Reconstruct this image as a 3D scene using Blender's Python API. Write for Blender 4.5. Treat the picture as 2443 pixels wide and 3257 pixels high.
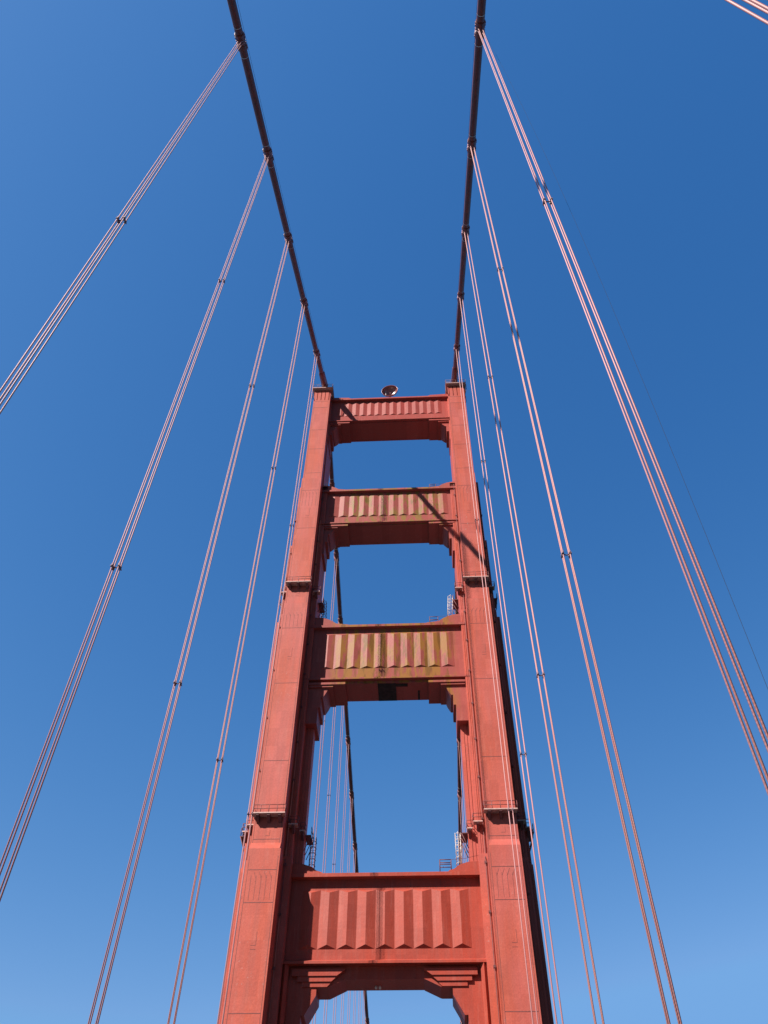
import bpy, bmesh, math, random
from mathutils import Vector, Matrix
random.seed(7)
scene = bpy.context.scene
for o in list(bpy.data.objects):
    bpy.data.objects.remove(o, do_unlink=True)
COL = scene.collection
PI = math.pi

# ------------------------------------------------------------------ camera
CX, CY, CZ = 4.7633, -95.0394, 0.0
YAW, PITCH, ROLL = -0.05945, 0.8703, 0.01538
FPX = 2643.055 / 2443.0
f_ = Vector((math.sin(YAW) * math.cos(PITCH), math.cos(YAW) * math.cos(PITCH), math.sin(PITCH)))
r_ = Vector((math.cos(YAW), -math.sin(YAW), 0))
u_ = r_.cross(f_)
r2 = math.cos(ROLL) * r_ + math.sin(ROLL) * u_
u2 = -math.sin(ROLL) * r_ + math.cos(ROLL) * u_
cam_d = bpy.data.cameras.new("camera")
cam = bpy.data.objects.new("camera", cam_d)
COL.objects.link(cam)
M = Matrix(((r2.x, u2.x, -f_.x), (r2.y, u2.y, -f_.y), (r2.z, u2.z, -f_.z)))
cam.matrix_world = Matrix.Translation((CX, CY, CZ)) @ M.to_4x4()
cam_d.sensor_fit = 'HORIZONTAL'
cam_d.sensor_width = 36
cam_d.lens = FPX * 36
cam_d.clip_start = 0.1
cam_d.clip_end = 20000
scene.camera = cam

# ------------------------------------------------------------------ light
SUN_DIR = Vector((-1.023, -1.0, 1.37)).normalized()          # towards the sun
elev = math.asin(SUN_DIR.z)
azim = math.atan2(SUN_DIR.x, SUN_DIR.y)
world = bpy.data.worlds.new("World")
scene.world = world
world.use_nodes = True
nt = world.node_tree
for n in list(nt.nodes):
    nt.nodes.remove(n)
sky = nt.nodes.new('ShaderNodeTexSky')
sky.sky_type = 'NISHITA'
sky.sun_disc = False
sky.sun_elevation = elev
sky.sun_rotation = azim
sky.altitude = 10
sky.air_density = 1.0
sky.dust_density = 0.3
sky.ozone_density = 1.5
bg = nt.nodes.new('ShaderNodeBackground')
bg.inputs['Strength'].default_value = 0.061
wo = nt.nodes.new('ShaderNodeOutputWorld')
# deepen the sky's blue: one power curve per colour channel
SKY_CAP = (0.18, 0.40, 0.77)  # added ceiling on sky brightness, holds down ambient light in the shadows
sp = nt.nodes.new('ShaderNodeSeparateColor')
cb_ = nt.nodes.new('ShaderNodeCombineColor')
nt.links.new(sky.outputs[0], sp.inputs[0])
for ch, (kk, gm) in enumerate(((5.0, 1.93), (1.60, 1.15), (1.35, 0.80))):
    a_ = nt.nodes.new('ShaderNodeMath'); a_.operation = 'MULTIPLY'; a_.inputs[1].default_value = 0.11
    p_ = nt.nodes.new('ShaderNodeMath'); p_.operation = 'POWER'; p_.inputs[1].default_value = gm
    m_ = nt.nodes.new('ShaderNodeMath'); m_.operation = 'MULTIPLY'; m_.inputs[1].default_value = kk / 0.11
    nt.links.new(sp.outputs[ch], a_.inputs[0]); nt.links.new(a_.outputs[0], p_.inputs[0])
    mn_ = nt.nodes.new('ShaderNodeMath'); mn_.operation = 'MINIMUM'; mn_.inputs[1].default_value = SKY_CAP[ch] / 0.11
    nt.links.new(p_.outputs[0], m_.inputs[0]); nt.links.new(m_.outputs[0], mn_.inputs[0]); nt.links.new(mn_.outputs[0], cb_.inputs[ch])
# sky behind the camera is artificially dimmed, so shaded faces stay dark
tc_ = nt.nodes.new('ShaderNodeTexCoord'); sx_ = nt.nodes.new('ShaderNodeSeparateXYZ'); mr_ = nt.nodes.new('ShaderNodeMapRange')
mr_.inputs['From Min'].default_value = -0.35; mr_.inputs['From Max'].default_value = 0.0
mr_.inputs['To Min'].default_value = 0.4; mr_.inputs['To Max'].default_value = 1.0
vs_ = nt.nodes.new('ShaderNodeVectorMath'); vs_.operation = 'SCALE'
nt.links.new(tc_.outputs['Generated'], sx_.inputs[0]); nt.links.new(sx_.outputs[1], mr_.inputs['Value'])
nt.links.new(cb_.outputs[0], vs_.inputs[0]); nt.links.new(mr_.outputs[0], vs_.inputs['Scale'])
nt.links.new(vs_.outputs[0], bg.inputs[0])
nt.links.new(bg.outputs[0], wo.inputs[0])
sd = bpy.data.lights.new("sun", 'SUN')
sd.energy = 5.0
sd.angle = math.radians(0.53)
sd.color = (1.0, 0.93, 0.86)
so = bpy.data.objects.new("sun", sd)
COL.objects.link(so)
so.rotation_euler = SUN_DIR.to_track_quat('Z', 'Y').to_euler()
so.location = (-300, -300, 400)
scene.view_settings.view_transform = 'Standard'
scene.view_settings.look = 'None'
scene.view_settings.exposure = 0.85
scene.view_settings.gamma = 1.0

# ------------------------------------------------------------------ materials
def new_mat(name):
    m = bpy.data.materials.new(name)
    m.use_nodes = True
    t = m.node_tree
    b = t.nodes['Principled BSDF']
    return m, t, b

def N(t, kind, **kw):
    n = t.nodes.new(kind)
    for k, v in kw.items():
        if k in n.inputs.keys():
            n.inputs[k].default_value = v
        else:
            setattr(n, k, v)
    return n

def ramp(t, src, p0, p1, c0=(0, 0, 0, 1), c1=(1, 1, 1, 1)):
    r = t.nodes.new('ShaderNodeValToRGB')
    r.color_ramp.elements[0].position = p0
    r.color_ramp.elements[1].position = p1
    r.color_ramp.elements[0].color = c0
    r.color_ramp.elements[1].color = c1
    t.links.new(src, r.inputs[0])
    return r.outputs[0]

def noise(t, vec, scale, detail=4, rough=0.6, stretch=None):
    if stretch:
        mp = t.nodes.new('ShaderNodeMapping')
        mp.inputs['Scale'].default_value = stretch
        t.links.new(vec, mp.inputs[0])
        vec = mp.outputs[0]
    n = t.nodes.new('ShaderNodeTexNoise')
    n.inputs['Scale'].default_value = scale
    n.inputs['Detail'].default_value = detail
    n.inputs['Roughness'].default_value = rough
    t.links.new(vec, n.inputs['Vector'])
    return n.outputs['Fac']

def mixc(t, fac, a, b, mode='MIX'):
    m = t.nodes.new('ShaderNodeMix')
    m.data_type = 'RGBA'
    m.blend_type = mode
    if isinstance(fac, (int, float)):
        m.inputs[0].default_value = fac
    else:
        t.links.new(fac, m.inputs[0])
    for s, v in ((m.inputs[6], a), (m.inputs[7], b)):
        if isinstance(v, tuple):
            s.default_value = v
        else:
            t.links.new(v, s)
    return m.outputs[2]

ALB = 0.82
def orange_paint(name, ca, cb, stain=None, chips=0.0, rust=0.25, rough=0.5, zr=None):
    m, t, b = new_mat(name)
    g = t.nodes.new('ShaderNodeNewGeometry')
    pos = g.outputs['Position']
    big = noise(t, pos, 0.22, 3, 0.5, (1, 1, 0.35))
    col = mixc(t, ramp(t, big, 0.35, 0.65), ca, cb)
    # long vertical streaks of dirt and faded paint
    st = noise(t, pos, 1.0, 5, 0.65, (2.2, 2.2, 0.12))
    col = mixc(t, ramp(t, st, 0.42, 0.72, (0, 0, 0, 1), (0.30, 0.30, 0.30, 1)), col, (0.33, 0.12, 0.10, 1))
    st2 = noise(t, pos, 1.7, 4, 0.6, (1.5, 1.5, 0.2))
    col = mixc(t, ramp(t, st2, 0.55, 0.8, (0, 0, 0, 1), (0.35, 0.35, 0.35, 1)), col, (0.62, 0.22, 0.17, 1))
    # plate courses: slightly different plates with rivet rows
    br = t.nodes.new('ShaderNodeTexBrick')
    mp = t.nodes.new('ShaderNodeMapping')
    mp.inputs['Rotation'].default_value = (PI / 2, 0, 0)
    t.links.new(pos, mp.inputs[0])
    t.links.new(mp.outputs[0], br.inputs['Vector'])
    br.inputs['Scale'].default_value = 1.0
    br.inputs['Brick Width'].default_value = 1.07
    br.inputs['Row Height'].default_value = 0.53
    br.inputs['Mortar Size'].default_value = 0.014
    br.inputs['Color1'].default_value = (0.95, 0.95, 0.95, 1)
    br.inputs['Color2'].default_value = (1.0, 1.0, 1.0, 1)
    br.inputs['Mortar'].default_value = (0.92, 0.91, 0.91, 1)
    br.offset = 0.0
    col = mixc(t, 1.0, col, br.outputs['Color'], 'MULTIPLY')
    b2 = t.nodes.new('ShaderNodeTexBrick')
    t.links.new(mp.outputs[0], b2.inputs['Vector'])
    b2.inputs['Scale'].default_value = 1.0
    b2.inputs['Brick Width'].default_value = 1.14
    b2.inputs['Row Height'].default_value = 2.67
    b2.inputs['Mortar Size'].default_value = 0.01
    b2.inputs['Color1'].default_value = (0.90, 0.87, 0.88, 1)
    b2.inputs['Color2'].default_value = (1.05, 1.06, 1.08, 1)
    b2.inputs['Mortar'].default_value = (0.86, 0.84, 0.84, 1)
    b2.offset = 0.0
    col = mixc(t, 0.85, col, b2.outputs['Color'], 'MULTIPLY')
    fine = noise(t, pos, 9.0, 4, 0.7)
    col = mixc(t, 1.0, col, ramp(t, fine, 0.25, 0.75, (0.80, 0.80, 0.80, 1), (1.12, 1.12, 1.12, 1)), 'MULTIPLY')
    if rust:
        rn = noise(t, pos, 0.9, 6, 0.75, (1, 1, 0.5))
        col = mixc(t, ramp(t, rn, 0.66, 0.74, (0, 0, 0, 1), (rust, rust, rust, 1)), col, (0.20, 0.07, 0.05, 1))
    if chips:
        cn = noise(t, pos, 2.6, 7, 0.8)
        area = noise(t, pos, 0.16, 2, 0.5)
        mm = t.nodes.new('ShaderNodeMath'); mm.operation = 'MULTIPLY'
        t.links.new(ramp(t, cn, 0.60, 0.66), mm.inputs[0])
        t.links.new(ramp(t, area, 0.50, 0.60, (0, 0, 0, 1), (chips, chips, chips, 1)), mm.inputs[1])
        col = mixc(t, mm.outputs[0], col, (0.55, 0.42, 0.38, 1))
    if stain:
        sc, s0, s1, amt, zst = stain
        sep = t.nodes.new('ShaderNodeSeparateXYZ'); t.links.new(pos, sep.inputs[0])
        for c, off, a0 in ((sc, 0.0, amt), (tuple(v * 0.55 for v in sc[:3]) + (1,), 37.0, amt * 0.85)):
            ad = t.nodes.new('ShaderNodeVectorMath'); ad.operation = 'ADD'
            ad.inputs[1].default_value = (off, off * 0.3, off * 0.7)
            t.links.new(pos, ad.inputs[0])
            n1 = noise(t, ad.outputs[0], 1.0, 6, 0.62, (1.35, 1.35, zst))
            k = 0.0 if off == 0 else 0.07
            fac = ramp(t, n1, s0 + k, s1 + k, (0, 0, 0, 1), (a0, a0, a0, 1))
            # keep the stain off the ends of the strut
            ab = t.nodes.new('ShaderNodeMath'); ab.operation = 'ABSOLUTE'
            sb = t.nodes.new('ShaderNodeMath'); sb.operation = 'SUBTRACT'; sb.inputs[1].default_value = 0.8
            t.links.new(sep.outputs[0], sb.inputs[0]); t.links.new(sb.outputs[0], ab.inputs[0])
            mr = t.nodes.new('ShaderNodeMapRange')
            mr.inputs['From Min'].default_value = 9.4; mr.inputs['From Max'].default_value = 7.8
            t.links.new(ab.outputs[0], mr.inputs['Value'])
            mu = t.nodes.new('ShaderNodeMath'); mu.operation = 'MULTIPLY'
            t.links.new(fac, mu.inputs[0]); t.links.new(mr.outputs[0], mu.inputs[1])
            sn = t.nodes.new('ShaderNodeSeparateXYZ'); t.links.new(g.outputs['True Normal'], sn.inputs[0])
            lt_ = t.nodes.new('ShaderNodeMath'); lt_.operation = 'LESS_THAN'; lt_.inputs[1].default_value = -0.6
            t.links.new(sn.outputs[1], lt_.inputs[0])
            m2 = t.nodes.new('ShaderNodeMath'); m2.operation = 'MULTIPLY'
            t.links.new(mu.outputs[0], m2.inputs[0]); t.links.new(lt_.outputs[0], m2.inputs[1])
            col = mixc(t, m2.outputs[0], col, c)
    col = mixc(t, 1.0, col, (ALB, ALB, ALB, 1), 'MULTIPLY')
    t.links.new(col, b.inputs['Base Color'])
    b.inputs['Roughness'].default_value = rough
    b.inputs['Specular IOR Level'].default_value = 0.18
    bp = t.nodes.new('ShaderNodeBump')
    bp.inputs['Strength'].default_value = 0.25
    bp.inputs['Distance'].default_value = 0.05
    bn = noise(t, pos, 3.0, 5, 0.6)
    t.links.new(bn, bp.inputs['Height'])
    t.links.new(bp.outputs[0], b.inputs['Normal'])
    return m

CA = (0.59, 0.116, 0.068, 1)
CB = (0.60, 0.140, 0.112, 1)
M_LEG = orange_paint('orange_leg_paint', CA, CB, chips=0.55)
M_STRUT = orange_paint('orange_strut_paint', (0.47, 0.068, 0.038, 1), (0.45, 0.075, 0.048, 1), rust=0.1)
M_STRUT_TOP = orange_paint('faded_strut_paint', (0.45, 0.075, 0.058, 1), (0.44, 0.09, 0.07, 1), rust=0.15)
M_STAIN_GREEN = orange_paint('algae_stained_paint', (0.43, 0.10, 0.08, 1), (0.39, 0.095, 0.075, 1),
                             stain=((0.25, 0.17, 0.03, 1), 0.49, 0.57, 0.75, 0.35), rust=0.5)
M_STAIN_OCHRE = orange_paint('ochre_stained_paint', (0.42, 0.095, 0.075, 1), (0.38, 0.085, 0.07, 1),
                             stain=((0.33, 0.145, 0.028, 1), 0.46, 0.54, 0.92, 0.22), rust=0.4)

def plain(name, c, rough=0.5, metal=0.0, var=0.25, sc=3.0, spec=0.4):
    m, t, b = new_mat(name)
    g = t.nodes.new('ShaderNodeNewGeometry')
    n = noise(t, g.outputs['Position'], sc, 5, 0.65)
    c0 = tuple(v * (1 - var) for v in c) + (1,)
    c1 = tuple(min(1, v * (1 + var)) for v in c) + (1,)
    t.links.new(ramp(t, n, 0.3, 0.7, c0, c1), b.inputs['Base Color'])
    b.inputs['Roughness'].default_value = rough
    b.inputs['Metallic'].default_value = metal
    b.inputs['Specular IOR Level'].default_value = spec
    return m

M_SEAM = plain('dark_seam', (0.17, 0.045, 0.04), 0.7)
M_CABLE = plain('cable_paint', (0.17, 0.045, 0.038), 0.5, sc=1.2)
M_BAND = plain('cable_band_paint', (0.19, 0.05, 0.042), 0.45)
M_BOLT = plain('bare_steel', (0.75, 0.70, 0.66), 0.3, 0.6)
M_DARK = plain('dark_red_steel', (0.13, 0.04, 0.04), 0.6)
M_CLAMP = plain('clamp_steel', (0.22, 0.12, 0.13), 0.6)
M_RAIL = plain('railing_paint', (0.16, 0.045, 0.04), 0.5)
M_FLOOR = plain('weathered_platform', (0.50, 0.30, 0.26), 0.6)
M_GALV = plain('galvanised_ladder', (0.62, 0.56, 0.52), 0.45, 0.2)
M_WIRE = plain('dark_wire', (0.03, 0.03, 0.035), 0.9, spec=0.1)
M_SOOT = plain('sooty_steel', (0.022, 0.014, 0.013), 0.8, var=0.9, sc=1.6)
M_DISH = plain('dish_paint', (0.26, 0.085, 0.08), 0.3, 0.0, 0.1, spec=0.7)
M_WHITE = plain('white_fibreglass', (0.85, 0.88, 0.9), 0.3)

def rope_mat():
    m, t, b = new_mat('suspender_rope_paint')
    g = t.nodes.new('ShaderNodeNewGeometry')
    pos = g.outputs['Position']
    w = t.nodes.new('ShaderNodeTexWave')
    w.wave_type = 'BANDS'; w.bands_direction = 'DIAGONAL'
    w.inputs['Scale'].default_value = 1.0
    mp = t.nodes.new('ShaderNodeMapping'); mp.inputs['Scale'].default_value = (18.0, 18.0, 4.6)
    t.links.new(pos, mp.inputs[0]); t.links.new(mp.outputs[0], w.inputs['Vector'])
    w.inputs['Distortion'].default_value = 0.3
    c = ramp(t, w.outputs['Fac'], 0.05, 0.6, (0.45, 0.19, 0.20, 1), (0.54, 0.26, 0.27, 1))
    n = noise(t, pos, 0.12, 4, 0.6)
    c = mixc(t, ramp(t, n, 0.5, 0.72, (0, 0, 0, 1), (0.4, 0.4, 0.4, 1)), c, (0.60, 0.38, 0.34, 1))
    oi = t.nodes.new('ShaderNodeObjectInfo')
    c = mixc(t, ramp(t, oi.outputs['Random'], 0.0, 1.0, (0.0, 0.0, 0.0, 1), (0.55, 0.55, 0.55, 1)), c, (0.46, 0.16, 0.10, 1))
    t.links.new(c, b.inputs['Base Color'])
    b.inputs['Roughness'].default_value = 0.5
    b.inputs['Specular IOR Level'].default_value = 0.35
    bp = t.nodes.new('ShaderNodeBump'); bp.inputs['Distance'].default_value = 0.01
    bp.inputs['Strength'].default_value = 0.3
    t.links.new(w.outputs['Fac'], bp.inputs['Height']); t.links.new(bp.outputs[0], b.inputs['Normal'])
    return m
M_ROPE = rope_mat()

# ------------------------------------------------------------------ helpers
def bx(bm, x0, x1, y0, y1, z0, z1, mi=0):
    x0, x1 = min(x0, x1), max(x0, x1); y0, y1 = min(y0, y1), max(y0, y1); z0, z1 = min(z0, z1), max(z0, z1)
    v = [bm.verts.new(p) for p in ((x0, y0, z0), (x1, y0, z0), (x1, y1, z0), (x0, y1, z0),
                                   (x0, y0, z1), (x1, y0, z1), (x1, y1, z1), (x0, y1, z1))]
    for q in ((0, 3, 2, 1), (4, 5, 6, 7), (0, 1, 5, 4), (1, 2, 6, 5), (2, 3, 7, 6), (3, 0, 4, 7)):
        bm.faces.new([v[i] for i in q]).material_index = mi

def prism_xz(bm, pts, y0, y1, mi=0):
    """polygon in x,z extruded along y"""
    a = [bm.verts.new((x, y0, z)) for x, z in pts]
    b = [bm.verts.new((x, y1, z)) for x, z in pts]
    fs = [bm.faces.new(a), bm.faces.new(list(reversed(b)))]
    n = len(pts)
    for i in range(n):
        fs.append(bm.faces.new((a[i], b[i], b[(i + 1) % n], a[(i + 1) % n])))
    for f in fs: f.material_index = mi

def prism_yz(bm, pts, x0, x1, mi=0):
    a = [bm.verts.new((x0, y, z)) for y, z in pts]
    b = [bm.verts.new((x1, y, z)) for y, z in pts]
    fs = [bm.faces.new(a), bm.faces.new(list(reversed(b)))]
    n = len(pts)
    for i in range(n):
        fs.append(bm.faces.new((a[i], b[i], b[(i + 1) % n], a[(i + 1) % n])))
    for f in fs: f.material_index = mi

def prism_xy(bm, pts, z0, z1, mi=0, bottom=True):
    a = [bm.verts.new((x, y, z0)) for x, y in pts]
    b = [bm.verts.new((x, y, z1)) for x, y in pts]
    fs = [bm.faces.new(list(reversed(b)))]
    if bottom: fs.append(bm.faces.new(a))
    n = len(pts)
    for i in range(n):
        fs.append(bm.faces.new((a[i], b[i], b[(i + 1) % n], a[(i + 1) % n])))
    for f in fs: f.material_index = mi

def tube(bm, pts, r, seg=8, mi=0, caps=True, smooth=True):
    pts = [Vector(p) for p in pts]
    rings = []
    up0 = None
    for i, p in enumerate(pts):
        if i == 0: d = pts[1] - p
        elif i == len(pts) - 1: d = p - pts[i - 1]
        else: d = (pts[i + 1] - p).normalized() + (p - pts[i - 1]).normalized()
        d.normalize()
        if up0 is None:
            up0 = d.orthogonal().normalized()
        s = (up0 - d * up0.dot(d))
        if s.length < 1e-4: s = d.orthogonal()
        s.normalize(); up0 = s
        w = d.cross(s)
        rr = r[i] if isinstance(r, (list, tuple)) else r
        rings.append([bm.verts.new(p + rr * (math.cos(2 * PI * k / seg) * s + math.sin(2 * PI * k / seg) * w)) for k in range(seg)])
    for a, b in zip(rings, rings[1:]):
        for k in range(seg):
            f = bm.faces.new((a[k], a[(k + 1) % seg], b[(k + 1) % seg], b[k]))
            f.material_index = mi; f.smooth = smooth
    if caps:
        bm.faces.new(list(reversed(rings[0]))).material_index = mi
        bm.faces.new(rings[-1]).material_index = mi

def obj(name, bm, mats, parent=None, loc=None):
    """mesh given in world coordinates; stored relative to loc (own origin)"""
    me = bpy.data.meshes.new(name)
    bmesh.ops.recalc_face_normals(bm, faces=bm.faces)
    base = Vector(loc) if loc is not None else (WORLD.get(parent.name, Vector((0, 0, 0))) if parent else Vector((0, 0, 0)))
    bmesh.ops.translate(bm, verts=bm.verts, vec=-base)
    bm.to_mesh(me); bm.free()
    for m in (mats if isinstance(mats, (list, tuple)) else [mats]):
        me.materials.append(m)
    o = bpy.data.objects.new(name, me)
    COL.objects.link(o)
    WORLD[o.name] = base
    if parent:
        o.parent = parent
        o.location = base - WORLD[parent.name]
    else:
        o.location = base
    return o
WORLD = {}

def thing(name, label, cat, loc, group=None):
    o = bpy.data.objects.new(name, None)
    COL.objects.link(o)
    o.empty_display_size = 0.5
    o.location = loc
    WORLD[o.name] = Vector(loc)
    o['label'] = label; o['category'] = cat
    if group: o['group'] = group
    return o

def tag(o, label, cat, group=None):
    o['label'] = label; o['category'] = cat
    if group: o['group'] = group
    return o

def struct(o):
    o['kind'] = 'structure'
    return o

# ------------------------------------------------------------------ setting below (out of frame, gives the bounce light)
DECK = -2.0
def water_mat():
    m, t, b = new_mat('strait_water')
    g = t.nodes.new('ShaderNodeNewGeometry')
    n = noise(t, g.outputs['Position'], 0.15, 6, 0.65)
    b.inputs['Base Color'].default_value = (0.01, 0.035, 0.045, 1)
    b.inputs['Roughness'].default_value = 0.3
    b.inputs['Specular IOR Level'].default_value = 0.35
    bp = t.nodes.new('ShaderNodeBump'); bp.inputs['Strength'].default_value = 0.6; bp.inputs['Distance'].default_value = 1.0
    t.links.new(n, bp.inputs['Height']); t.links.new(bp.outputs[0], b.inputs['Normal'])
    return m
bm = bmesh.new()
bmesh.ops.create_grid(bm, x_segments=1, y_segments=1, size=9000)
for v in bm.verts: v.co.z = -69
struct(obj('water', bm, water_mat()))
M_ASPH = plain('asphalt', (0.05, 0.05, 0.052), 0.85, sc=2.0)
M_CONC = plain('sidewalk_concrete', (0.10, 0.10, 0.10), 0.8, sc=1.0)
M_LINE = plain('lane_paint', (0.75, 0.75, 0.72), 0.6)
bm = bmesh.new()
bx(bm, -9.45, 9.45, -330, 640, DECK - 0.8, DECK)
struct(obj('road', bm, M_ASPH))
bm = bmesh.new()
for lx in (-6.1, -3.05, 0.0, 3.05, 6.1):
    for k in range(-27, 54):
        y = k * 12.0
        v = [bm.verts.new(p) for p in ((lx - 0.06, y, DECK + 0.004), (lx + 0.06, y, DECK + 0.004), (lx + 0.06, y + 3.6, DECK + 0.004), (lx - 0.06, y + 3.6, DECK + 0.004))]
        bm.faces.new(v)
struct(obj('road_marking', bm, M_LINE))
bm = bmesh.new()
for s in (-1, 1):
    bx(bm, s * 9.46, s * 12.6, -330, -3.0, DECK - 0.8, DECK + 0.15)
    bx(bm, s * 9.46, s * 12.6, 3.0, 640, DECK - 0.8, DECK + 0.15)
struct(obj('pavement', bm, M_CONC))

# ------------------------------------------------------------------ the tower
H = 153.65
tower = thing('bridge_tower', 'tall orange steel suspension bridge tower with two stepped legs and four fluted cross struts', 'bridge tower', (0, 0, DECK))

# stages: z0, z1, P(xi,xo,v), S1(xi,xo,v), S2(xi,xo,v)
ST = [
    (-66.0, 47.5, (11.72, 15.38, 5.60), (10.75, 16.45, 2.75), (9.35, 17.10, 1.0)),
    (47.5, 86.4, (11.85, 15.38, 5.05), (10.95, 16.40, 2.50), (9.85, 17.00, 0.85)),
    (86.4, 102.0, (11.93, 15.40, 4.60), (10.95, 16.28, 2.45), None),
    (102.0, 117.6, (11.93, 15.40, 4.55), (10.98, 16.02, 2.40), None),
    (117.6, 144.0, (12.02, 15.36, 4.10), (11.84, 15.50, 2.36), None),
    (144.0, 147.8, (12.08, 15.30, 3.92), (11.90, 15.44, 2.34), None),
]
def outline(s, P, S1, S2):
    L = [S2, S1, P] if S2 else [S1, P]
    inner, outer = [], []
    # walk from the middle of the inner side to the front, then the outer side, then mirror at the back
    front = []
    for k, (xi, xo, v) in enumerate(L):
        front.append((xi, -L[k - 1][2]) if k else None)
        front.append((xi, -v))
    front = [p for p in front if p]
    right = []
    for k, (xi, xo, v) in reversed(list(enumerate(L))):
        right.append((xo, -v))
        if k: right.append((xo, -L[k - 1][2]))
    pts = front + right
    back = [(x, -y) for x, y in reversed(pts)]
    return [(s * x, y) for x, y in pts + back]

SEAM_H = [143.6, 141.3, 133.4, 127.1, 119.7, 114.1, 104.0, 81.4, 71.4, 59.3, 48.9, 45.0, 41.35, 30.5, 22.0]
def pil(z):
    for z0, z1, P, S1, S2 in ST:
        if z0 <= z < z1: return P, S1, S2
    return ST[-1][2:]

for s in (-1, 1):
    bm = bmesh.new()
    for z0, z1, P, S1, S2 in ST:
        prism_xy(bm, outline(s, P, S1, S2), z0, z1, 0, bottom=(z0 < -60))
    # sloped sills where a pilaster widens
    for sy in (-1, 1):
        prism_yz(bm, [(sy * 5.05, 48.45), (sy * 5.58, 47.503), (sy * 5.05, 47.503)], s * 11.86, s * 15.37)
        prism_yz(bm, [(sy * 4.60, 86.75), (sy * 5.03, 86.403), (sy * 4.60, 86.403)], s * 11.94, s * 15.37)
        prism_yz(bm, [(sy * 4.10, 117.85), (sy * 4.53, 117.603), (sy * 4.10, 117.603)], s * 12.03, s * 15.35)
    # small cap blocks on the inner step beside the lowest strut
    bx(bm, s * 10.80, s * 11.80, -2.95, -2.50, 20.0, 47.9)
    # fluted crown: five ribs leave four dark slots
    for sy in (-1, 1):
        edges = [12.02, 12.22, 12.36, 13.02, 13.16, 13.82, 13.96, 14.62, 14.76, 15.36]
        for k in range(0, 10, 2):
            bx(bm, s * edges[k], s * edges[k + 1], sy * 3.90, sy * 4.09, 144.003, 147.5)
        bx(bm, s * 12.02, s * 15.36, sy * 3.90, sy * 4.095, 147.503, 147.8)
    # seams: thin butt straps, slightly proud, dark
    P0 = None
    for z in SEAM_H:
        P, S1, S2 = pil(z)
        bx(bm, s * (P[0] + 0.18), s * (P[1] - 0.18), -P[2] - 0.012, -P[2] + 0.05, z - 0.035, z + 0.035, 1)
    for z0, z1, P, S1, S2 in ST[:5]:
        zz0 = max(z0, -20)
        for xx in (P[0] + 0.20, P[1] - 0.20):
            bx(bm, s * (xx - 0.022), s * (xx + 0.022), -P[2] - 0.010, -P[2] + 0.05, zz0 + 0.4, z1 - 0.9, 1)
        # faint ribs on the set back steps
        if S2:
            for xa, xb in ((S2[0], S1[0]), (S1[1], S2[1])):
                for fr in (0.35, 0.7):
                    xx = xa + (xb - xa) * fr
                    bx(bm, s * (xx - 0.04), s * (xx + 0.04), -S2[2] - 0.06, -S2[2] + 0.05, zz0 + 0.3, z1 - 0.5, 0)
                    bx(bm, s * (xx + 0.045), s * (xx + 0.075), -S2[2] - 0.012, -S2[2] + 0.05, zz0 + 0.3, z1 - 0.5, 1)
        for xa, xb in ((S1[0], P[0]), (P[1], S1[1])):
            w = xb - xa
            if w > 0.5:
                for fr in (0.22, 0.45, 0.8):
                    xx = xa + w * fr
                    bx(bm, s * (xx - 0.03), s * (xx + 0.03), -S1[2] - 0.05, -S1[2] + 0.05, zz0 + 0.3, z1 - 0.5, 0)
                    bx(bm, s * (xx + 0.035), s * (xx + 0.055), -S1[2] - 0.012, -S1[2] + 0.05, zz0 + 0.3, z1 - 0.5, 1)
    # engraved chevron flutes and small outlined rectangles on the pilaster faces
    for zt, hh in ((114.0, 4.2), (84.6, 3.0), (44.9, 3.3)):
        P, S1, S2 = pil(zt - 1)
        cxm = (P[0] + P[1]) / 2
        y = -P[2] - 0.010
        for k in range(5):
            xx = cxm - 1.15 + 0.575 * k
            bx(bm, s * (xx - 0.018), s * (xx + 0.018), y, y + 0.05, zt - hh, zt - 0.55, 1)
            if k < 4:
                prism_xz(bm, [(s * (xx + 0.02), zt - 0.85), (s * (xx + 0.30), zt - 0.1), (s * (xx + 0.34), zt - 0.1), (s * (xx + 0.06), zt - 0.85)], y, y + 0.05, 1)
    for zt, ww, hh in ((109.2, 0.62, 2.0), (77.6, 0.55, 1.6), (38.3, 0.55, 1.4), (50.0, 0.5, 0.7), (89.2, 0.5, 0.5)):
        P, S1, S2 = pil(zt - 1)
        cxm = (P[0] + P[1]) / 2
        y = -P[2] - 0.011
        xr = s * cxm + 0.31
        bx(bm, xr - 0.035, xr, y, y + 0.05, zt - hh, zt, 1)
        bx(bm, xr - ww, xr - 0.036, y, y + 0.05, zt - hh, zt - hh + 0.035, 1)
        bx(bm, xr - ww, xr, y, y + 0.05, zt - hh - 0.42, zt - hh - 0.385, 1)
    obj('leg', bm, [M_LEG, M_SEAM], tower)['label'] = ('left' if s < 0 else 'right') + ' orange leg stepping in towards the top, with fluted crown'

# ---------------- struts
def ridges(bm, n, xmax, v, z0, z1, dep, bev, side=-1):
    w = 2 * xmax / n
    g = 0.03
    for k in range(n):
        xa = -xmax + k * w + g; xb = xa + w - 2 * g; xm = (xa + xb) / 2
        a0 = bm.verts.new((xa, side * v, z0)); a1 = bm.verts.new((xa, side * v, z1))
        b0 = bm.verts.new((xb, side * v, z0)); b1 = bm.verts.new((xb, side * v, z1))
        m0 = bm.verts.new((xm, side * (v + dep), z0 + bev)); m1 = bm.verts.new((xm, side * (v + dep), z1 - bev))
        bm.faces.new((a0, a1, m1, m0)); bm.faces.new((m0, m1, b1, b0))
        bm.faces.new((a0, m0, b0)); bm.faces.new((a1, b1, m1))

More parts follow.
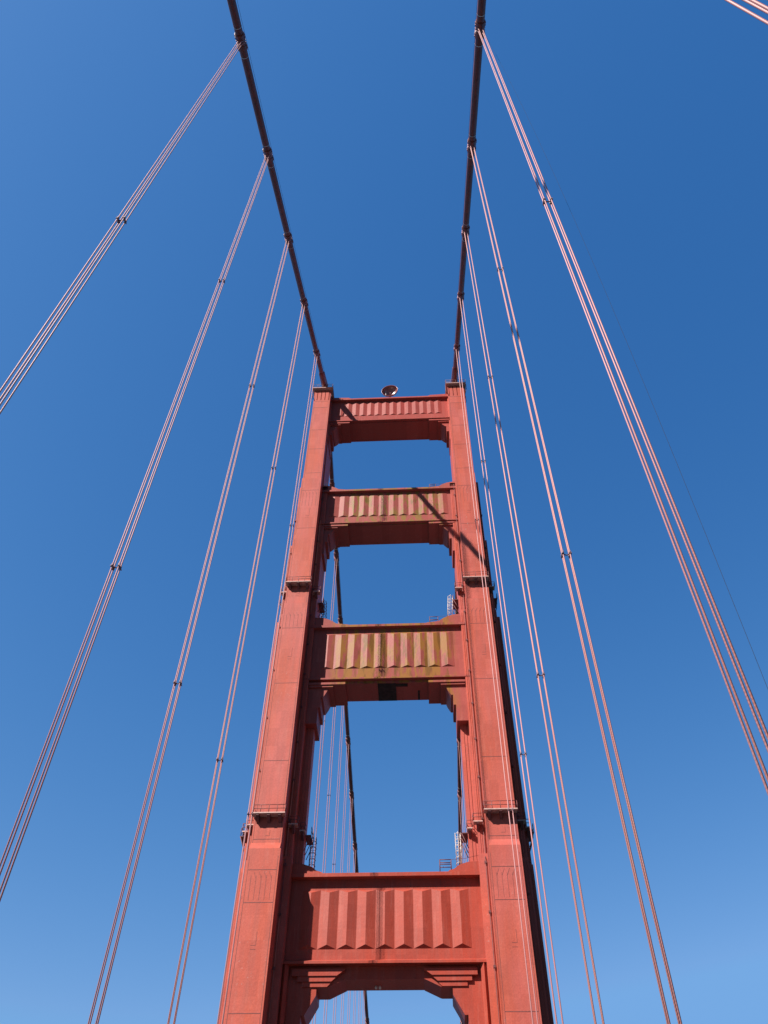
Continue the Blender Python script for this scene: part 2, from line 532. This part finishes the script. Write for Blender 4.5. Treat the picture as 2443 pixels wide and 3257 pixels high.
def strut(zt, zf1, zf0, zl, zs, n, xmax, v, lv, xe, mat, panel_lab, stair, blocks, recess=0.0):
    bm = bmesh.new()
    lt = 0.42
    prof = [(-lv, zt), (-lv, zt - lt), (-v, zt - lt - 0.02), (-v, zl + 0.62), (-lv + 0.05, zl + 0.26), (-lv + 0.05, zl), (-v + recess, zl), (-v + recess, zs)]
    prof2 = prof + [(-y, z) for y, z in reversed(prof)]
    prism_yz(bm, prof2, -xe, xe)
    # vertical joints of the web plates
    o = obj('strut', bm, [mat, M_SEAM], tower)
    o['label'] = panel_lab
    for side in (-1, 1):
        rb = bmesh.new()
        ridges(rb, n, xmax, v + 0.004, zf0, zf1, (0.135 if n == 9 else 0.105) * 2 * xmax / n, (0.18 if n == 9 else 0.15) * 2 * xmax / n, side)
        obj('fluted_panel', rb, [mat], o)
    # haunches
    for s in (-1, 1):
        hb = bmesh.new()
        for pts, vv in stair:
            prism_xz(hb, [(s * x, z) for x, z in pts], -vv, vv)
        h = obj('corner_bracket', hb, [mat], o)
    for s in (-1, 1):
        eb = bmesh.new()
        prism_xz(eb, [(s * x, z) for x, z in blocks], -lv + 0.25, lv - 0.25)
        obj('end_block', eb, [mat], o)
    return o

# top strut
s1 = strut(146.55, 145.75, 140.9, 138.42, 138.2, 14, 10.66, 2.0, 2.65, 12.4, M_STRUT_TOP, 'topmost fluted strut under the dish, pinkish red',
  [([(7.9, 138.197), (7.9, 137.85), (11.95, 137.85), (11.95, 138.197)], 2.45),
   ([(9.7, 137.847), (9.7, 137.5), (11.9, 137.5), (11.9, 137.847)], 2.3),
   ([(10.2, 137.497), (10.5, 136.9), (10.8, 136.5), (11.1, 136.2), (11.25, 136.2), (11.25, 134.5), (11.7, 134.5), (11.7, 131.9), (12.3, 131.9), (12.3, 137.497)], 2.02)],
  [(8.0, 146.56), (8.0, 146.95), (8.4, 147.25), (12.3, 147.5), (12.3, 146.56)])
s2 = strut(116.35, 115.2, 109.5, 107.25, 107.05, 12, 10.44, 2.0, 2.65, 12.2, M_STAIN_GREEN, 'second strut from the top with yellow green algae stains',
  [([(6.9, 107.047), (6.9, 106.7), (11.3, 106.7), (11.3, 107.047)], 2.45),
   ([(8.65, 106.697), (8.65, 106.38), (11.25, 106.38), (11.25, 106.697)], 2.3),
   ([(9.2, 106.377), (9.5, 105.8), (9.8, 105.4), (10.05, 105.1), (10.2, 105.1), (10.2, 103.2), (10.6, 103.2), (10.6, 100.2), (11.3, 100.2), (11.3, 106.377)], 2.02)],
  [(7.3, 116.36), (7.5, 116.65), (9.0, 116.85), (9.6, 117.3), (10.4, 117.75), (11.2, 117.95), (12.2, 118.0), (12.2, 116.36)])
s3 = strut(83.95, 82.6, 76.1, 73.85, 73.4, 10, 9.66, 2.0, 2.6, 11.5, M_STAIN_OCHRE, 'third strut from the top with ochre and brown rust stains',
  [([(5.8, 73.397), (5.8, 73.05), (10.9, 73.05), (10.9, 73.397)], 2.45),
   ([(7.5, 73.047), (7.5, 72.72), (10.85, 72.72), (10.85, 73.047)], 2.3),
   ([(8.15, 72.717), (8.4, 72.0), (8.65, 71.5), (8.85, 71.15), (9.1, 71.15), (9.1, 69.5), (9.42, 69.5), (9.42, 66.9), (10.96, 66.9), (10.96, 72.717)], 2.02)],
  [(5.6, 83.96), (5.9, 84.25), (7.7, 84.5), (8.3, 85.0), (9.0, 85.4), (10.0, 85.75), (11.4, 85.8), (11.4, 83.96)])
s4 = strut(46.05, 44.4, 38.0, 36.3, 35.05, 9, 9.40, 1.75, 2.5, 11.0, M_STRUT, 'lowest and largest fluted strut in clean saturated orange red',
  [([(4.15, 35.95), (4.15, 35.85), (5.0, 35.27), (9.75, 35.27), (9.75, 35.95)], 1.98),
   ([(4.95, 35.267), (5.55, 34.75), (9.15, 34.75), (9.15, 35.267)], 1.86),
   ([(5.5, 34.747), (6.0, 34.27), (8.65, 34.27), (8.65, 34.747)], 1.74),
   ([(4.15, 35.047), (5.9, 34.25), (7.1, 34.25), (7.1, 33.5), (8.2, 31.6), (8.55, 31.6), (8.55, -2.0), (10.9, -2.0), (10.9, 35.047)], 1.6)],
  [(7.2, 46.06), (7.3, 46.3), (7.95, 46.5), (8.5, 46.95), (9.6, 47.3), (10.9, 47.35), (10.9, 46.06)], recess=0.25)
# portal frame mouldings running down the legs below the lowest strut
for s in (-1, 1):
    bm = bmesh.new()
    prism_xy(bm, [(s * 10.12, -1.55), (s * 10.12, -2.05), (s * 10.46, -2.45), (s * 10.86, -1.95), (s * 10.86, -1.55)], -2.0, 36.28)
    obj('portal_moulding', bm, [M_STRUT], s4)
# drainage or joint seams on the webs of the struts
for st, zt_, zb_, xs in ((s2, 115.9, 107.9, (-7.2, 0.2)), (s3, 83.4, 74.5, (0.4,)), (s4, 45.5, 37.0, (-4.6, 2.9, 6.3))):
    for x in xs:
        v = 2.0 if st is not s4 else 1.75
        bm = bmesh.new()
        bx(bm, x - 0.02, x + 0.02, -v - 0.012, -v + 0.05, zt_ - 0.9, zt_)
        obj('web_joint', bm, [M_SEAM], st)
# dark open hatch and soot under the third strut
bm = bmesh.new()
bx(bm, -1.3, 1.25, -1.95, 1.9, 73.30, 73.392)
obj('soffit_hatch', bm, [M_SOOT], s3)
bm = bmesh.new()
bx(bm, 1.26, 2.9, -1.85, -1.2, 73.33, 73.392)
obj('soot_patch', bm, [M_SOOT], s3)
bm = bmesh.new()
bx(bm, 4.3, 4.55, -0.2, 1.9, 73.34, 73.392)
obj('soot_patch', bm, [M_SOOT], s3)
# twin lamps under the lowest strut
for dx in (-0.95, -0.55):
    bm = bmesh.new()
    tube(bm, [(dx, 0.2, 35.04), (dx, 0.2, 34.85), (dx, 0.2, 34.72)], [0.09, 0.15, 0.10], 10)
    obj('strut_lamp', bm, [M_GALV], s4)

# ---------------- service platforms on the legs
def platform(parent, x0, x1, y_wall, y_front, z, nbr=2, rail=1.05, name='service_platform', floor=M_FLOOR):
    bm = bmesh.new()
    bx(bm, x0, x1, y_front, y_wall - 0.01, z, z + 0.07)
    bx(bm, x0, x1, y_front - 0.03, y_front - 0.002, z - 0.03, z + 0.12)
    o = obj(name, bm, [floor], parent)
    rb = bmesh.new()
    xa, xb = min(x0, x1), max(x0, x1)
    ring = [(xa, y_wall), (xa, y_front), (xb, y_front), (xb, y_wall)]
    for zz in (z + rail, z + rail * 0.55):
        tube(rb, [(x, y, zz) for x, y in ring], 0.045, 6)
    npost = max(2, int(abs(xb - xa) / 0.9) + 1)
    for k in range(npost):
        x = xa + (xb - xa) * k / (npost - 1)
        tube(rb, [(x, y_front, z + 0.1), (x, y_front, z + rail)], 0.04, 6)
    obj('railing', rb, [M_RAIL], o)
    for k in range(nbr):
        kb = bmesh.new()
        x = xa + (xb - xa) * (k + 0.5) / nbr
        prism_yz(kb, [(y_wall - 0.01, z - 0.01), (y_front + 0.05, z - 0.01), (y_front + 0.05, z - 0.2), (y_wall - 0.01, z - 0.8)], x - 0.16, x + 0.16)
        obj('bracket', kb, [M_DARK], o)
    return o

for s in (-1, 1):
    for z in (51.65, 90.4):
        P, S1, S2 = pil(z)
        platform(tower, s * 11.62, s * 15.52, -P[2], -P[2] - 0.95, z, 3)
        platform(tower, s * (S1[0] - 0.5), s * 11.55, -S1[2], -S1[2] - 0.85, z, 1)
        platform(tower, s * 15.62, s * (S1[1] + 0.25), -S1[2], -S1[2] - 0.85, z, 1)
        xin = S2[0] if S2 else S1[0]
        xout = S2[1] if S2 else S1[1]
        if S2:
            platform(tower, s * (S2[0] - 0.1), s * (S1[0] - 0.55), -S2[2], -S2[2] - 0.95, z, 1)
            platform(tower, s * (S1[1] + 0.3), s * (S2[1] + 0.35), -S2[2], -S2[2] - 0.95, z, 1)
        # side gallery seen edge-on along the inner and outer faces
        for xw, d in ((xin, -0.75), (xout, 0.75)):
            bm = bmesh.new()
            bx(bm, s * (xw + d * 0.02), s * (xw + d), -0.7, 1.6, z - 0.02, z + 0.08)
            o = obj('side_gallery', bm, [M_DARK], tower)
            rb = bmesh.new()
            for zz in (z + 0.6, z + 1.1):
                tube(rb, [(s * (xw + d), -0.7, zz), (s * (xw + d), 1.6, zz)], 0.035, 6)
            for yy in (-0.7, 0.45, 1.6):
                tube(rb, [(s * (xw + d), yy, z), (s * (xw + d), yy, z + 1.1)], 0.035, 6)
                tube(rb, [(s * (xw + d), yy, z), (s * (xw + 0.04 * (1 if d > 0 else -1)), yy, z - 1.9)], 0.05, 6)
            obj('railing', rb, [M_DARK], o)
    # crown platform
    bm = bmesh.new()
    bx(bm, s * 11.65, s * 15.78, -4.75, 4.75, 147.803, 147.98)
    o = obj('crown_platform', bm, [M_FLOOR], tower)
    rb = bmesh.new()
    ring = [(s * 11.68, -4.7), (s * 15.75, -4.7), (s * 15.75, 4.7), (s * 11.68, 4.7), (s * 11.68, -4.7)]
    for zz in (148.45, 149.1):
        tube(rb, [(x, y, zz) for x, y in ring], 0.04, 6)
    for k in range(5):
        x = 11.68 + 4.07 * k / 4
        for y in (-4.7, 4.7):
            tube(rb, [(s * x, y, 147.98), (s * x, y, 149.1)], 0.04, 6)
    for k in range(1, 8):
        y = -4.7 + 9.4 * k / 8
        for x in (11.68, 15.75):
            tube(rb, [(s * x, y, 147.98), (s * x, y, 149.1)], 0.04, 6)
    obj('railing', rb, [M_RAIL], o)
    for k in range(4):
        y = -4.4 + 2.9 * k
        for xa, xb in ((11.84, 11.60), (15.50, 15.80)):
            kb = bmesh.new()
            tube(kb, [(s * xb, y, 147.75), (s * xb, y, 145.9), (s * xa, y, 144.3)], 0.06, 6)
            obj('bracket', kb, [M_DARK], o)
    # saddle housing
    bm = bmesh.new()
    prism_yz(bm, [(-2.9, 147.99), (-2.9, 150.6), (-1.4, 152.6), (1.4, 152.6), (2.9, 150.6), (2.9, 147.99)], s * 12.55, s * 14.9)
    obj('saddle_housing', bm, [M_CABLE], tower)
    # conduit with clips running down beside the pilaster
    bm = bmesh.new()
    tube(bm, [(s * 11.66, -2.62, 117), (s * 11.66, -2.62, 86.6), (s * 11.60, -2.68, 86.2), (s * 11.60, -2.68, 47.9), (s * 11.5, -3.1, 47.3), (s * 11.5, -3.1, -2)], 0.045, 6)
    for k in range(20):
        z = 114 - k * 5.6
        yy = -2.62 if z > 86.6 else (-2.68 if z > 47.9 else -3.1)
        xx = 11.66 if z > 86.6 else (11.60 if z > 47.9 else 11.5)
        bx(bm, s * (xx - 0.13), s * (xx + 0.13), yy - 0.06, yy + 0.1, z - 0.12, z + 0.12)
    obj('conduit', bm, [M_DARK], tower)
    bm = bmesh.new()
    tube(bm, [(s * 15.95, -2.55, 112), (s * 15.95, -2.6, -2)], 0.035, 6)
    for k in range(9):
        z = 108 - k * 8.1
        bx(bm, s * 15.85, s * 16.05, -2.85, -2.5, z - 0.1, z + 0.14)
    obj('conduit', bm, [M_SEAM], tower)

# ---------------- ladders between the struts and the platforms
def ladder(x0, x1, y, z0, z1, cage, mat, lean=0.0):
    bm = bmesh.new()
    for x in (x0, x1):
        tube(bm, [(x, y, z0), (x + lean, y, z1)], 0.045, 6)
    n = int((z1 - z0) / 0.36)
    for k in range(n + 1):
        z = z0 + k * 0.36
        dx = lean * (z - z0) / (z1 - z0)
        tube(bm, [(x0 + dx, y, z), (x1 + dx, y, z)], 0.022, 5)
    o = obj('ladder', bm, [mat], tower)
    if cage:
        cb = bmesh.new()
        xm = (x0 + x1) / 2; r = abs(x1 - x0) / 2 + 0.08
        k = 0
        z = z0 + 0.5
        while z < z1:
            dx = lean * (z - z0) / (z1 - z0)
            tube(cb, [(xm + dx - r * math.cos(a), y - 1.1 * math.sin(a) * r * 1.7, z) for a in [PI * q / 10 for q in range(11)]], 0.035, 5)
            z += 0.72
        for a in (0.5, PI / 2, PI - 0.5):
            tube(cb, [(xm - r * math.cos(a), y - 1.87 * math.sin(a) * r, z0 + 0.5), (xm + lean - r * math.cos(a), y - 1.87 * math.sin(a) * r, z1)], 0.025, 5)
        obj('ladder_cage', cb, [mat], o)
    return o
ladder(8.30, 8.88, -1.1, 47.0, 51.3, True, M_GALV)
ladder(-8.95, -8.35, -1.1, 47.0, 51.0, True, M_DARK)
ladder(9.10, 9.75, -1.6, 85.6, 89.9, True, M_GALV, 0.25)
ladder(-10.0, -9.35, -1.6, 85.2, 89.6, True, M_DARK, -0.2)
ladder(-11.62, -11.22, -1.9, 117.9, 119.6, False, M_WHITE, -0.1)
# small hatch frames standing on the struts
for x0, x1, z0, z1 in ((7.35, 8.45, 116.5, 117.65), (6.35, 7.6, 84.1, 85.5), (6.3, 7.6, 46.3, 47.6)):
    bm = bmesh.new()
    for y in (-2.2, -1.5):
        for zz in (z1, (z0 + z1) / 2 + 0.1):
            tube(bm, [(x0, y, zz), (x1, y, zz)], 0.05, 6)
        for x in (x0, x1):
            tube(bm, [(x, y, z0), (x, y, z1)], 0.05, 6)
    for x in (x0, x1):
        tube(bm, [(x, -2.2, z1), (x, -1.5, z1)], 0.05, 6)
    # lifeline to the leg
    tube(bm, [(x1, -2.2, z1), (x1 + 1.7, -2.2, z1 + 0.12), (x1 + 3.3, -2.2, z1 + 0.5)], 0.022, 5)
    obj('hatch_railing', bm, [M_DARK], tower)

# ------------------------------------------------------------------ dish on the top strut
dish = thing('dish_antenna', 'round reddish dish antenna with shiny rim standing on the top strut', 'antenna', (0.07, -2.0, 146.6))
bm = bmesh.new()
R0, DEP = 1.66, 1.05
prof = []
NR = 14; NS = 56
axis = Vector((-0.12, -1.0, -0.10)).normalized()
sx = Vector((0, 0, 1)).cross(axis).normalized(); sz = axis.cross(sx)
cen = Vector((0.07, -2.0, 149.75))
def P3(r, h, a): return cen + axis * h + sx * (r * math.cos(a)) + sz * (r * math.sin(a))
rings = []
for k in range(NR + 1):
    r = R0 * math.sin(PI / 2 * k / NR) if k else 0.001
    rings.append((r, -DEP * math.cos(PI / 2 * k / NR) + 0.35))
rings2 = rings + [(R0 + 0.07, 0.35), (R0 + 0.07, 0.28)] + [(r + 0.05, h - 0.07) for r, h in reversed(rings[1:])] + [(0.001, rings[0][1] - 0.07)]
vr = []
for r, h in rings2:
    vr.append([bm.verts.new(P3(r, h, 2 * PI * q / NS)) for q in range(NS)])
for a, b in zip(vr, vr[1:]):
    for q in range(NS):
        f = bm.faces.new((a[q], a[(q + 1) % NS], b[(q + 1) % NS], b[q])); f.smooth = True
obj('reflector', bm, [M_DISH], dish)
bm = bmesh.new()
tube(bm, [(0.07, -0.9, 146.6), (0.07, -0.9, 149.7)], 0.16, 10)
tube(bm, [(0.07, -0.9, 149.6), cen - axis * 0.7], 0.16, 10)
tube(bm, [(0.07, -0.2, 146.6), (0.07, -0.9, 148.9)], 0.08, 8)
bx(bm, -0.5, 0.64, -1.6, -0.2, 146.58, 146.72)
obj('mast', bm, [M_DARK], dish)
bm = bmesh.new()
tube(bm, [P3(0.0, -0.55, 0), P3(0.0, -0.35, 0)], 0.12, 10)
obj('feed', bm, [M_BAND], dish)
bm = bmesh.new()
tube(bm, [(-0.80, -1.6, 146.58), (-0.80, -1.6, 151.0)], 0.05, 8)
tube(bm, [(-0.80, -1.6, 151.0), (-0.80, -1.6, 151.75)], 0.11, 8)
tag(obj('whip_antenna', bm, [M_WHITE]), 'short pale stick antenna rising behind the upper left rim of the dish', 'antenna')

# ------------------------------------------------------------------ main cables and suspenders
XC = 13.715
S_NEAR, S_FAR, CC = 0.6304, 0.4373, 4 * 143 / 1280 ** 2
D1, DF = 14.694, 80.4856 - 4 * 15.24
def zc(y):
    d = abs(y)
    return H - (S_NEAR if y < 0 else S_FAR) * d + CC * d * d
near_d = [D1 + 15.24 * i for i in range(6)]
far_d = [DF + 15.24 * i for i in range(12)]
GCABLE = 'main suspension cables over the tower'
for s in (-1, 1):
    lab = ('thick dark red main cable running down to the left leg crown' if s < 0 else
           'thick dark red main cable running down to the right leg crown')
    t = thing('main_cable', lab, 'cable', (s * XC, 0, 147.99), GCABLE)
    bm = bmesh.new()
    ys = [-240 + 8 * k for k in range(30)] + [y for y in (-4, -2, 0, 2, 4)] + [8 + 8 * k for k in range(64)]
    # wrap bevelled over the saddle
    pts = [(s * XC, y, zc(y) - (0.9 * math.exp(-(y / 2.6) ** 2))) for y in ys]
    tube(bm, pts, 0.46, 20)
    obj('cable_strand', bm, [M_CABLE], t)
    # thicker sleeve where the cable enters the saddle
    for sgn in (-1, 1):
        bm = bmesh.new()
        tube(bm, [(s * XC, sgn * d, zc(sgn * d)) for d in (2.6, 5.0, 7.4, 7.6, 8.2)], [0.70, 0.66, 0.62, 0.52, 0.47], 18)
        obj('saddle_sleeve', bm, [M_BAND], t)
    # bands
    for d in [-q for q in near_d] + far_d:
        bm = bmesh.new()
        def cp(y): return Vector((s * XC, y, zc(y)))
        sl = (cp(d + 0.5) - cp(d - 0.5)).normalized()
        c0 = cp(d)
        L = 1.05
        seq = [(-L, 0.50), (-L + 0.02, 0.56), (-0.32, 0.56), (-0.28, 0.515), (0.28, 0.515), (0.32, 0.56), (L - 0.02, 0.56), (L, 0.50)]
        tube(bm, [c0 + sl * a for a, r in seq], [r for a, r in seq], 18, smooth=False)
        # bolted flanges along the sides
        for sx_ in (-1, 1):
            for a in (-0.85, -0.55, 0.55, 0.85):
                p = c0 + sl * a + Vector((sx_ * 0.56, 0, 0))
                n_ = sl.cross(Vector((1, 0, 0))).normalized()
                tube(bm, [p - n_ * 0.14, p + n_ * 0.14], 0.055, 6, 0)
        for a in (-L - 0.9, L + 0.9):
            p = c0 + sl * a
            tube(bm, [p - sl * 0.03, p + sl * 0.03], 0.475, 18, 1)
        obj('cable_band', bm, [M_BAND, M_BOLT], t)
    # hand ropes carried above the cable
    for dx in (-0.42, 0.42):
        bm = bmesh.new()
        tube(bm, [(s * XC + dx, y, zc(y) + 1.15) for y in ys if y < -3], 0.018, 5)
        tube(bm, [(s * XC + dx, y, zc(y) + 1.15) for y in ys if y > 3], 0.018, 5)
        for d in [-q for q in near_d] + far_d:
            tube(bm, [(s * XC + dx, d, zc(d) + 0.4), (s * XC + dx, d, zc(d) + 1.15)], 0.018, 5)
        obj('hand_rope', bm, [M_WIRE], t)

CLAMPS = {0: (93.0, 46.5), 1: (87.0, 43.1), 2: (82.6, 39.8), 3: (77.4, 36.7), 4: (53.2,), 5: (49.0,)}
ORD = ['first', 'second', 'third', 'fourth', 'fifth', 'sixth', 'seventh', 'eighth', 'ninth', 'tenth', 'eleventh', 'twelfth']
def suspender(s, y, clamps, label, group):
    t = thing('suspender', label, 'suspender rope', (s * XC, y, DECK), group)
    top = zc(y)
    hx, hy, rr = 0.21, 0.135, 0.040
    for k in (-1, 1):
        bm = bmesh.new()
        R = 0.56
        yy = y + k * hy
        sl = -(zc(y + 0.5) - zc(y - 0.5))
        zt = top + (k * hy) * (-sl)
        pts = [(s * XC - hx, yy, DECK), (s * XC - hx, yy, 40), (s * XC - hx, yy, zt - 0.95)]
        for q in range(13):
            a = math.radians(-125 - q * (290 / 12))
            pts.append((s * XC + R * math.cos(a), yy, zt + R * math.sin(a)))
        pts += [(s * XC + hx, yy, zt - 0.95), (s * XC + hx, yy, 40), (s * XC + hx, yy, DECK)]
        tube(bm, pts, rr, 8)
        obj('rope', bm, [M_ROPE], t)
    for z in clamps:
        bm = bmesh.new()
        for a in (-1, 1):
            for b in (-1, 1):
                tube(bm, [(s * XC + a * hx, y + b * hy, z - 0.13), (s * XC + a * hx, y + b * hy, z + 0.13)], 0.075, 8)
            bx(bm, s * XC + a * hx - 0.03, s * XC + a * hx + 0.03, y - hy, y + hy, z - 0.07, z + 0.07)
        tube(bm, [(s * XC - hx, y, z), (s * XC, y, z - 0.10), (s * XC + hx, y, z)], 0.04, 6)
        for a in (-1, 1):
            tube(bm, [(s * XC + a * (hx + 0.06), y - hy - 0.1, z - 0.1), (s * XC + a * (hx + 0.06), y + hy + 0.1, z - 0.1)], 0.035, 6)
        obj('spreader_clamp', bm, [M_CLAMP], t)
    return t
for s in (-1, 1):
    side = 'left' if s < 0 else 'right'
    for i, d in enumerate(near_d):
        if s < 0 and i == 5: continue
        if i == 5:
            lab = 'thick pink suspender ropes crossing only the top right corner of the view'
        elif i == 0:
            lab = f'thin pink suspender ropes hanging right beside the {side} leg of the tower'
        elif i == 4:
            lab = f'widest spaced pink suspender ropes, outermost long set on the {side} side'
        else:
            lab = f'pink suspender ropes, {ORD[i]} set outward from the {side} leg'
        suspender(s, -d, CLAMPS[i], lab, 'suspender ropes in front of the tower')
    for i, d in enumerate(far_d):
        zt = zc(d)
        suspender(s, d, (zt - 45, zt - 88) if i < 5 else (zt - 45,), f'distant suspender ropes seen through the tower, {ORD[i]} behind the {side} leg', 'suspender ropes beyond the tower')

# thin loose line on the right
bm = bmesh.new()
pts = []
for q in range(25):
    t_ = q / 24
    off = 1.45 * math.sin(PI * min(1.0, 0.06 + t_ * 0.86)) ** 0.6
    pts.append((XC + off, -75.1, zc(-75.6) - 0.4 - (zc(-75.6) + 1) * t_))
tube(bm, pts, 0.007, 5)
tag(obj('guy_wire', bm, [M_WIRE]), 'hair thin dark wire hanging just outside the outermost right ropes', 'wire')

bpy.context.view_layer.update()
